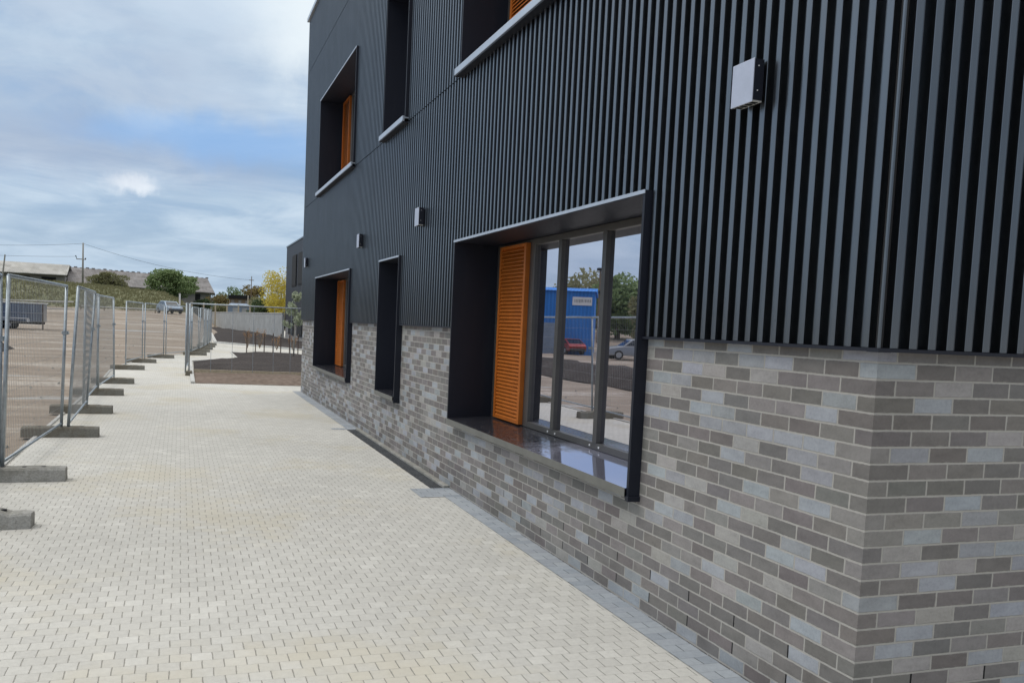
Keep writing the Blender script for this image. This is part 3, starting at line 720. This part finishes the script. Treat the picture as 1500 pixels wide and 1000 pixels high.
for q in (.62, .75, .9): x = -23 + 25.9 * q; y = 181.2 + 9.5 * q; b.box(x - .7, y - .12, 4.6, x + .7, y + .2, 6.0)
b.build('opening', M['dark'], t)

t = thing('garden_hut', 'small brown hut with a dark flat roof among the trees', 'hut', (7.1, 160, 0)); MB().box(-1.7, -1.5, 0, 1.7, 1.5, 4.9).build('wall', M['wood'], t); MB().box(-1.95, -1.75, 4.9, 1.95, 1.75, 5.5).build('roof', M['dark'], t)
b = MB()
for x in (-1.2, 0, 1.2): b.box(x - .25, -1.56, 3.5, x + .25, -1.5, 4.6)
b.build('window', M['barnwall'], t)
t = thing('site_cabin', 'blue grey site cabin behind the concrete wall', 'cabin', (5.8, 140, 0)); MB().box(-1.75, -1.5, 0, 1.75, 1.5, 3.35).build('wall', M['bluehoard'], t); MB().add([(-1.85, -1.6, 3.35), (1.85, -1.6, 3.35), (1.85, 1.6, 3.35), (-1.85, 1.6, 3.35), (-1.2, 0, 3.8), (1.2, 0, 3.8)], [(0, 1, 5, 4), (1, 2, 5), (2, 3, 4, 5), (3, 0, 4), (0, 3, 2, 1)]).build('roof', M['bluehoard'], t)
b = MB()
for x in (-1.0, .4): b.box(x, -1.55, 2.3, x + .8, -1.5, 3.1)
b.build('window', M['conc'], t)

# concrete wall
t = thing('boundary_wall', 'long pale concrete boundary wall behind the mulch beds', 'wall')
b = MB(); A = Vector((1.0, 150, 0)); B = Vector((6.0, 78.2, 0)); d = (B - A); L = d.length; n = 14; a = math.atan2(d.y, d.x)
for i in range(n): b.box(L * i / n + .01, -.1, -.3, L * (i + 1) / n - .01, .1, 2.2, Matrix.Translation(A) @ Matrix.Rotation(a, 4, 'Z'))
b.build('wall_panel', M['conc'], t); MB().box(0, -.14, 2.2, L, .14, 2.28, Matrix.Translation(A) @ Matrix.Rotation(a, 4, 'Z')).build('coping', M['kerb'], t)
# the wing beyond the building
t = thing('building_wing', 'dark clad lower wing standing beyond the far corner of the main building', 'building', (6.12, 57.5, 0))
MB().box(0, 0, 1.7, 14, 20.5, 8.15).build('cladding', M['lining'], t); MB().box(.05, .04, -.2, 13.9, 20.45, 1.7).build('brick_wall', M['brick'], t); MB().box(-.06, -.06, 8.15, 14.05, 20.56, 8.26).build('coping', M['clad'], t)
for y0, y1, z0, z1 in [(12.9, 15.7, 4.5, 7.1), (8.7, 11.7, 4.5, 7.1), (13.2, 17.4, .45, 1.65), (8.2, 11.6, .45, 1.65)]:
    w = MB().box(-.06, y0, z0, .04, y1, z1).build('window', M['dark'], t); MB().box(-.08, y0 + .1, z0 + .1, -.06, y1 - .1, z1 - .1).build('pane', M['dark'], w)

# guard rails, posts and poles
def rail(label, pts, h, sp, z2=None):
    t = thing('guard_rail', label, 'guard rail'); b = MB()
    P3 = [(x, y, hgt(x, y) + h) for x, y in pts]
    for p, q in zip(P3, P3[1:]): b.tube(p, q, .07, 8)
    b.build('rail', M['kerb'], t)
    if z2:
        b = MB()
        for p, q in zip(P3, P3[1:]): b.tube((p[0], p[1], p[2] - z2), (q[0], q[1], q[2] - z2), .06, 8)
        b.build('rail', M['kerb'], t)
    for p, q in zip(P3, P3[1:]):
        n = max(1, int((Vector(q) - Vector(p)).length / sp))
        for i in range(n):
            c = Vector(p).lerp(Vector(q), i / n); MB().box(c.x - .06, c.y - .06, c.z - h - .2, c.x + .06, c.y + .06, c.z + .05).build('post', M['wood'], t)
rail('pale two bar rail fence at the back of the yard, passing behind the trailer', [(-40, 90), (-19.9, 95), (-13.4, 97)], 1.15, 3.0, .75)
rail('long pale rail along the foot of the grass bank', [(-14, 110), (-9, 111), (-2.6, 112)], .42, 2.4)
t = thing('marker_post', 'white square post at the right end of the grass bank', 'post', (-3.0, 125, hgt(-3, 125))); MB().box(-.12, -.12, -.3, .12, .12, 2.6).build('post', M['white'], t); MB().box(-.15, -.15, 2.6, .15, .15, 2.68).build('cap', M['kerb'], t)
t = thing('pole_fence', 'timber post and rail fence right of the white post', 'fence', (0, 0, 0))
for i in range(6): MB().box(-1.4 + 1.6 * i - .05, 128, 0, -1.3 + 1.6 * i + .05, 128.12, 3.5).build('post', M['paletimber'], t)
MB().box(-2.6, 128.125, 3.2, 7.2, 128.2, 3.32).build('rail', M['paletimber'], t)

t = thing('utility_pole', 'tall grey utility pole with a small arm on the grass bank', 'utility pole', (-17.7, 150, hgt(-17.7, 150)))
MB().tube((0, 0, -.3), (0, 0, 6.7), .17, 10, .11).build('pole', M['palebark'], t, smooth=True)
MB().box(-.95, -.05, 4.05, .45, .05, 4.17).build('crossarm', M['wood'], t)
b = MB(); b.tube((-.9, 0, 4.17), (-1.0, 0, 4.5), .05, 6); b.tube((-1.0, 0, 4.5), (-1.1, 0, 4.62), .09, 6); b.build('insulator', M['dark'], t); MB().box(.3, -.08, 4.17, .46, .08, 4.34).build('insulator', M['dark'], t)
t = thing('utility_pole', 'thin dark pole rising behind the concrete wall left of the yellow tree', 'utility pole', (8.4, 150, 0)); MB().tube((0, 0, -.2), (0, 0, 8.6), .09, 8, .06).build('pole', M['wood'], t); MB().box(-.4, -.04, 7.9, .4, .04, 8.0).build('crossarm', M['wood'], t)
t = thing('utility_pole', 'stout pale pole in front of the dark roofed hut', 'utility pole', (7.35, 142, 0)); MB().tube((0, 0, -.2), (0, 0, 5.0), .13, 8, .1).build('pole', M['paletimber'], t); MB().tube((0, 0, 5.0), (0, 0, 5.1), .13, 8, .03).build('cap', M['kerb'], t)
t = thing('leaning_post', 'pair of short leaning timber posts at the left edge in front of the pale roof', 'posts', (-31, 152, 5.8)); MB().tube((-.2, 0, 0), (.1, 0, 4.1), .12, 7, .1).build('post', M['wood'], t); MB().tube((1.5, 0, 0), (1.9, .1, 4.0), .14, 7, .1).build('post', M['palebark'], t)
def wire(label, a, c, sag, r=.018):
    pts = [Vector(a).lerp(Vector(c), i / 14) - Vector((0, 0, sag * 4 * (i / 14) * (1 - i / 14))) for i in range(15)]
    tag(MB().path(pts, r, 4).build('overhead_wire', M['rubber']), label, 'wire', 'overhead wires from the utility pole')
ptop = (-17.7, 150, hgt(-17.7, 150) + 6.6)
wire('overhead wire running left from the top of the tall utility pole', ptop, (-42, 152, 11.1), .5)
wire('overhead wire running right from the utility pole down towards the thin dark pole', ptop, (8.4, 150, 7.95), .9)
wire('lower overhead wire left of the utility pole, over the pale roof', (-18.6, 150, hgt(-17.7, 150) + 4.5), (-42, 152, 9.6), .3)

# ------------------------------------------------------------------ vehicles
def paint(name, col, metal=.3):
    g = G(name); o = g.obj(); n = g.noise(o, 2.2, 5); d = g.step(g.sep(o)[2], .75, .2)
    g.set(color=g.mix(g.math('MULTIPLY', d, g.fmix(n, .1, .7)), col, (.2, .17, .14)), rough=g.fmix(n, .22, .4), metal=metal, coat=.5, coatr=.1); return g.m
def vehicle(name, label, cat, loc, rz, L, W, body, cabin, mat, wheels, wr, roofmat=None, group=None):
    t = thing(name, label, cat, loc, rz, group)
    def ext(prof, w0, w1, split=None):
        n = len(prof); zs = [p[1] for p in prof]; lo, hi = min(zs), max(zs)
        w = lambda z: w0 + (w1 - w0) * (z - lo) / (hi - lo)
        vs = [(x, -w(z) / 2, z) for x, z in prof] + [(x, w(z) / 2, z) for x, z in prof]
        return vs, [tuple(range(n)), tuple(range(2 * n - 1, n - 1, -1))] + [(i, n + i, n + (i + 1) % n, (i + 1) % n) for i in range(n)]
    MB().add(*ext(body, W, W * .96)).build('body', mat, t, bevel=.05)
    cb = MB().add(*ext(cabin, W * .95, W * .8)).build('cabin', roofmat or mat, t, bevel=.04)
    zs = [p[1] for p in cabin]; lo, hi = min(zs), max(zs); cx = sum(p[0] for p in cabin) / len(cabin)
    sw = [(cx + (x - cx) * .86, lo + .06 + (z - lo) * .78) for x, z in cabin]
    wd = lambda z: (W * .95 + (W * .8 - W * .95) * (z - lo) / (hi - lo)) / 2 + .012
    for s in (-1, 1):
        b = MB(); n = len(sw); b.add([(x, s * wd(z), z) for x, z in sw], [tuple(range(n))]); b.build('side_window', M['carglass'], cb)
    # front and rear screens: the two steepest end edges of the cabin
    fr = [p for p in cabin if p[0] > cx]; re = [p for p in cabin if p[0] <= cx]
    for nm, e in (('windscreen', sorted(fr, key=lambda p: p[1])), ('rear_window', sorted(re, key=lambda p: p[1]))):
        p, q = e[0], e[-1]; off = .02 if nm == 'windscreen' else -.02
        pa = (p[0] * .9 + q[0] * .1 + off, p[1] * .9 + q[1] * .1); qa = (p[0] * .12 + q[0] * .88 + off, p[1] * .12 + q[1] * .88)
        MB().quad((pa[0], -W * .40, pa[1]), (pa[0], W * .40, pa[1]), (qa[0], W * .35, qa[1]), (qa[0], -W * .35, qa[1])).build(nm, M['carglass'], cb)
    xm = max(p[0] for p in body); xn = min(p[0] for p in body); zb_ = .62 * max(p[1] for p in body) + .05
    for s in (-1, 1):
        MB().box(xm - .05, s * W * .36 - .17, zb_ - .08, xm + .015, s * W * .36 + .17, zb_ + .08).build('headlight', M['headlight'], t, bevel=.02)
        MB().box(xn - .015, s * W * .4 - .1, zb_ - .08, xn + .05, s * W * .4 + .1, zb_ + .12).build('tail_light', tail, t, bevel=.02)
        for x in wheels:
            w_ = MB().tube((x, s * (W / 2 - .2), wr), (x, s * (W / 2 + .01), wr), wr, 20).build('wheel', M['rubber'], t); MB().tube((x, s * (W / 2 + .005), wr), (x, s * (W / 2 + .02), wr), wr * .62, 16).build('rim', M['rim'], w_)
    b = MB(); b.box(xm - .03, -W * .44, .28, xm + .06, W * .44, .48); b.box(xn - .06, -W * .44, .28, xn + .03, W * .44, .48); b.build('bumper', M['rubber'], t, bevel=.03)
    return t
tail = lens('tail_light_lens', (.35, .02, .02))
car_body = [(-2.05, .28), (2.1, .28), (2.15, .62), (1.95, .80), (1.0, .93), (-1.85, .97), (-2.1, .80)]
car_cab = [(1.05, .92), (.35, 1.42), (-1.0, 1.46), (-1.9, .96)]
t = thing('cage_trailer', 'slate blue cage sided trailer with a pale top rail behind the nearest full fence panel', 'trailer', (-15.85, 75.4, hgt(-15, 75) - .02), R(-4))
slate = paint('slate_trailer_paint', (.15, .18, .235))
MB().box(-2.7, -.9, .62, 2.6, .9, 2.02).build('body', slate, t, bevel=.03)
b = MB()
for i in range(29): b.box(-2.68 + .187 * i, -.95, .66, -2.64 + .187 * i, -.905, 2.05)
b.build('side_bars', M['steel'], t)
MB().box(-2.75, -.98, 2.05, 2.68, .95, 2.14).build('top_rail', M['white'], t, bevel=.02); MB().box(-2.72, -.99, 1.28, 2.66, -.952, 1.34).build('middle_rail', M['rim'], t); MB().box(-2.72, -1.0, .84, 1.7, -.955, .9).build('lower_rail', M['white'], t)
MB().box(-2.6, -.7, .42, 2.5, .7, .61).build('chassis', M['rubber'], t)
for x in (-1.6, -.7, .2):
    for y in (-.93, .75): w_ = MB().tube((x, y, .33), (x, y + .18, .33), .33, 20).build('wheel', M['rubber'], t); MB().tube((x, y - .012, .33), (x, y + .19, .33), .17, 14).build('rim', M['rim'], w_)
MB().box(-2.1, -.96, .68, .7, -.94, .76).build('mudguard', M['rim'], t); MB().tube((1.6, -.97, .72), (1.6, -.9, .72), .12, 14).build('lamp', M['headlight'], t); MB().box(2.62, -.95, 0, 2.7, -.85, 2.04).build('prop_leg', M['darkwood'], t)
vehicle('parked_car', 'pale blue car parked beside the foot of the grass bank, seen above the fence panels', 'car', (-4.1, 106, hgt(-4.1, 106) + .02), R(-70), 4.2, 1.75, car_body, car_cab, paint('pale_blue_paint', (.28, .36, .47)), (-1.35, 1.35), .32)

# things across the yard that the big window reflects
t = thing('blue_shed', 'large bright blue sheet metal shed reflected in the big window', 'shed', (-26, 59.6, 0), R(26))
MB().box(0, 0, -.1, 9.5, 13, 4.95).build('wall', M['bluesheet'], t)
MB().add([(-.15, -.2, 4.95), (9.65, -.2, 4.95), (9.65, 13.2, 4.95), (-.15, 13.2, 4.95), (-.15, 6.5, 5.5), (9.65, 6.5, 5.5)], [(0, 1, 5, 4), (1, 2, 5), (2, 3, 4, 5), (3, 0, 4), (0, 3, 2, 1)]).build('roof', M['bluesheet'], t)
sg = MB().box(.2, -.06, 3.85, 1.75, -.01, 4.5).build('sign_board', M['white'], t)
b = MB(); rnd = random.Random(5); x = .3
while x < 1.6: w_ = rnd.uniform(.05, .14); b.box(x, -.064, 4.05 + rnd.uniform(0, .05), x + w_, -.0605, 4.32); x += w_ + .05
b.build('faded_lettering', M['conc'], sg)
MB().box(3.0, -.05, 0, 5.5, 0, 2.4).build('door', M['bluehoard'], t)
silver = paint('silver_paint', (.32, .34, .37), .6); darkp = paint('dark_green_paint', (.03, .045, .05)); redp = paint('red_paint', (.32, .03, .035))
vehicle('parked_car', 'silver car parked by the blue shed, reflected at the right of the window', 'car', (-25.2, 51.2, 0), R(10), 4.2, 1.75, car_body, car_cab, silver, (-1.35, 1.35), .32, group='cars parked by the blue shed')
vehicle('parked_car', 'dark car parked behind the silver one, reflected in the big window', 'car', (-27.0, 54.4, 0), R(20), 4.2, 1.75, car_body, car_cab, darkp, (-1.35, 1.35), .32, group='cars parked by the blue shed')
vehicle('parked_car', 'low red car beside the blue shed, reflected in the middle pane', 'car', (-24.2, 60.5, 0), R(84), 3.6, 1.6, [(p[0] * .85, p[1] * .8 + .05) for p in car_body], [(p[0] * .85, p[1] * .8 + .05) for p in car_cab], redp, (-1.15, 1.15), .28, group='cars parked by the blue shed')
t = thing('barrel', 'dark blue barrel with a pale band, reflected in the middle pane', 'barrel', (-22.6, 63.5, 0)); MB().tube((0, 0, 0), (0, 0, 1.2), .55, 16).build('drum', M['bluehoard'], t); MB().tube((0, 0, .45), (0, 0, .8), .56, 16).build('band', M['white'], t); MB().tube((0, 0, 1.2), (0, 0, 1.3), .56, 16).build('lid', M['rubber'], t)
tree('broad_tree', 'broad green tree beyond the parked cars, reflected in the right pane', 'tree', (-45, 93, 1.0), 8.0, 8, M['leaf_green'], 4200, .3, 22, seed=31, low=.2)
tree('broad_tree', 'grey green tree right of the broad tree, reflected at the edge of the window', 'tree', (-44, 80, .5), 6.6, 8, M['leaf_olive'], 4200, .3, 18, seed=33, low=.15)
tree('broad_tree', 'green tree behind the blue shed, reflected in the left pane', 'tree', (-48, 108, 1.5), 8.5, 12, M['leaf_olive'], 4200, .34, 18, seed=35, low=.15)
t = thing('lamp_column', 'tall steel column with a lamp arm reflected above the blue shed', 'lamp post', (-39.5, 87, 0.8)); MB().tube((0, 0, -.2), (0, 0, 8.0), .15, 8, .1).build('column', M['wood'], t); MB().box(-.15, -.9, 5.4, .15, .9, 5.65).build('arm', M['dark'], t); MB().box(-.3, -.3, 7.9, .3, .3, 8.2).build('lamp', M['dark'], t)
t = thing('white_cabin', 'white site cabin with a red roof reflected beside the broad tree', 'cabin', (-31.5, 57.5, 0)); MB().box(-1.4, -4.2, 0, 1.4, -1.6, 2.9).build('wall', M['white'], t); MB().box(-1.6, -4.4, 2.9, 1.6, -1.4, 3.25).build('roof', plain('red_roof', (.30, .06, .045), .7), t)
t = thing('scaffold_tower', 'steel scaffold frame reflected at the right of the window', 'scaffold', (-31, 50.5, 0))
for x in (-1, 1):
    for y in (-1.8, 1.8): MB().tube((x, y, 0), (x, y, 5.0), .05, 6).build('standard', M['steel'], t)
for z in (1.6, 2.6, 3.6, 4.8): MB().box(-1.05, -1.85, z, 1.05, 1.85, z + .08).build('lift', M['steel'], t)
# dark bund of soil across the yard (seen in the glass)
mound('soil_bund', [(-14, 12), (-9.8, 12), (-9.6, 39), (-13.2, 41)], -.01, .5, M['mulch'], .8, amp=.07)

# small loose things
t = thing('bollard', 'white capped concrete bollard at the far end of the path beside the wall', 'bollard', (.3, 104, 0)); MB().tube((0, 0, -.1), (0, 0, 1.05), .2, 12).build('shaft', M['conc'], t); MB().tube((0, 0, 1.05), (0, 0, 1.4), .34, 14, .26).build('cap', M['white'], t, bevel=.04)
b = MB(); rnd = random.Random(9)
for _ in range(160):
    y = rnd.uniform(5, 60); x = -4.95 - abs(rnd.gauss(0, 3)); s = rnd.uniform(.012, .05); z = hgt(x, y) - .03
    b.add([(x - s, y, z), (x, y - s, z), (x + s, y, z), (x, y + s, z), (x + rnd.uniform(-.3, .3) * s, y, z + s * 1.1)], [(0, 1, 4), (1, 2, 4), (2, 3, 4), (3, 0, 4)])
tag(b.build('stones', M['blockpale']), 'small stones scattered over the muddy yard', 'stones', kind='stuff')

# ------------------------------------------------------------------ sky and light
SUN_EL, SUN_AZ = 58, 285         # degrees; azimuth clockwise from +Y
w = bpy.data.worlds.new('World'); scene.world = w; w.use_nodes = True
g = G.__new__(G); g.nt = w.node_tree; g.n = g.nt.nodes; g.l = g.nt.links
bg = g.n['Background']; bg.inputs['Strength'].default_value = .1
sky = g.n.new('ShaderNodeTexSky'); sky.sky_type = 'NISHITA'; sky.sun_disc = False; sky.sun_elevation = R(SUN_EL); sky.sun_rotation = R(SUN_AZ); sky.air_density = 1.1; sky.dust_density = 1.5
dirv = g.n.new('ShaderNodeTexCoord').outputs['Generated']
d = g.sep(dirv); zz = g.math('MAXIMUM', d[2], 0)
inv = g.math('DIVIDE', 1, g.math('ADD', zz, .12))
pl = g.comb(g.math('MULTIPLY', d[0], inv), g.math('MULTIPLY', d[1], inv), g.math('MULTIPLY', zz, 2.2))
n1 = g.noise(pl, .62, 7, .55, dist=.5); n2 = g.noise(pl, 1.7, 9, .6, dist=.5); n3 = g.noise(g.vscale(dirv, (1, 1, 3)), 2.2, 5)
blue = g.mix(.5, sky.outputs[0], (3.0, 4.9, 8.2))
cover = g.step(g.fmix(.4, n1, n2), .36, .56)
grey = g.mix(g.step(n2, .35, .68), (4.85, 6.2, 7.6), (6.4, 7.6, 8.8))
grey = g.mix(g.step(n3, .45, .7), grey, (4.9, 5.85, 7.2))
c = g.mix(g.math('MULTIPLY', cover, .88), blue, grey)
# pale band low down, brighter cloud overhead
c = g.mix(g.math('MULTIPLY', g.step(zz, .14, .0), .55), c, (4.5, 5.8, 7.3))
c = g.mix(g.math('MULTIPLY', g.step(zz, .26, .75), .92), c, (17, 16.7, 16))
def blob(c, px, rx, rz, soft, colr, amt, ns):
    D = Vector(px).normalized(); rt = D.cross(Vector((0, 0, 1))).normalized(); up = rt.cross(D)
    def dot(v):
        n = g.n.new('ShaderNodeVectorMath'); n.operation = 'DOT_PRODUCT'; g.put(n.inputs[0], dirv); n.inputs[1].default_value = v; return n.outputs['Value']
    nx = g.noise(g.vscale(dirv, (1, 1, 1.6)), ns, 6, .6); ny = g.noise(g.vscale(dirv, (1.3, 1, 1)), ns * 1.4, 6, .6)
    a = g.math('DIVIDE', g.math('ADD', dot(rt), g.math('MULTIPLY', g.math('SUBTRACT', nx, .5), rx * 1.5)), rx); e = g.math('DIVIDE', g.math('ADD', dot(up), g.math('MULTIPLY', g.math('SUBTRACT', ny, .5), rz * 2.4)), rz)
    r = g.math('SQRT', g.math('ADD', g.math('MULTIPLY', a, a), g.math('MULTIPLY', e, e)))
    f = g.math('MULTIPLY', g.step(r, 1 + soft, 1 - soft), g.math('GREATER_THAN', dot(D), 0))
    return g.mix(g.math('MULTIPLY', f, amt), c, colr)
def pxdir(x, y):
    f_, cx_, cy_ = 1277.696, 701.9, 572.19
    v = Vector(((x - cx_) / f_, (y - cy_) / f_, 1)); Rt = Matrix(((.94533396, -.32304896, .04453182), (.01838356, -.08354762, -.9963342), (.32558525, .94268721, -.07304162)))
    return Rt.transposed() @ v
c = blob(c, pxdir(480, 10), .075, .066, .8, (8.6, 9.4, 9.9), .9, 6)
c = blob(c, pxdir(192, 268), .022, .0085, .75, (9.2, 9.8, 10.4), .9, 34)
c = blob(c, pxdir(100, 215), .16, .028, .8, (4.0, 4.75, 6.2), .6, 7)
c = blob(c, pxdir(350, 205), .15, .02, .8, (2.9, 5.0, 8.4), .75, 9)
south = g.step(g.math('SUBTRACT', g.math('MULTIPLY', d[1], .9), g.math('MULTIPLY', d[0], .75)), -.75, .25)
c = g.mix(1, c, g.mix(south, (.62, .62, .63), (1, 1, 1)), 'MULTIPLY')
g.put(bg.inputs['Color'], c)

sun = bpy.data.lights.new('sun', 'SUN'); sun.energy = .8; sun.angle = R(26); sun.color = (1, .96, .9)
so = bpy.data.objects.new('sun', sun); COL.objects.link(so)
az, el = R(SUN_AZ), R(SUN_EL); sd = Vector((math.sin(az) * math.cos(el), math.cos(az) * math.cos(el), math.sin(el)))
so.rotation_euler = sd.to_track_quat('Z', 'Y').to_euler(); so.location = sd * 60

# ------------------------------------------------------------------ camera
cam = bpy.data.cameras.new('camera'); co = bpy.data.objects.new('camera', cam); COL.objects.link(co)
cam.sensor_fit = 'HORIZONTAL'; cam.sensor_width = 36; cam.lens = 1277.696 / 1500 * 36
cam.shift_x = (750 - 701.9) / 1500; cam.shift_y = (572.19 - 500) / 1500; cam.clip_start = .05; cam.clip_end = 3000
rt = Vector((.94533396, -.32304896, .04453182)); dn = Vector((.01838356, -.08354762, -.9963342)); fw = Vector((.32558525, .94268721, -.07304162))
m = Matrix.Identity(4)
for i in range(3): m[i][0] = rt[i]; m[i][1] = -dn[i]; m[i][2] = -fw[i]
m.translation = (-2.89507, -3.05004, 1.81884)
co.matrix_world = m; scene.camera = co
scene.render.resolution_x = 1024; scene.render.resolution_y = 682
scene.view_settings.view_transform = 'Standard'; scene.view_settings.look = 'None'; scene.view_settings.gamma = 1; scene.view_settings.exposure = 0
scene.cycles.use_denoising = True; scene.cycles.max_bounces = 8
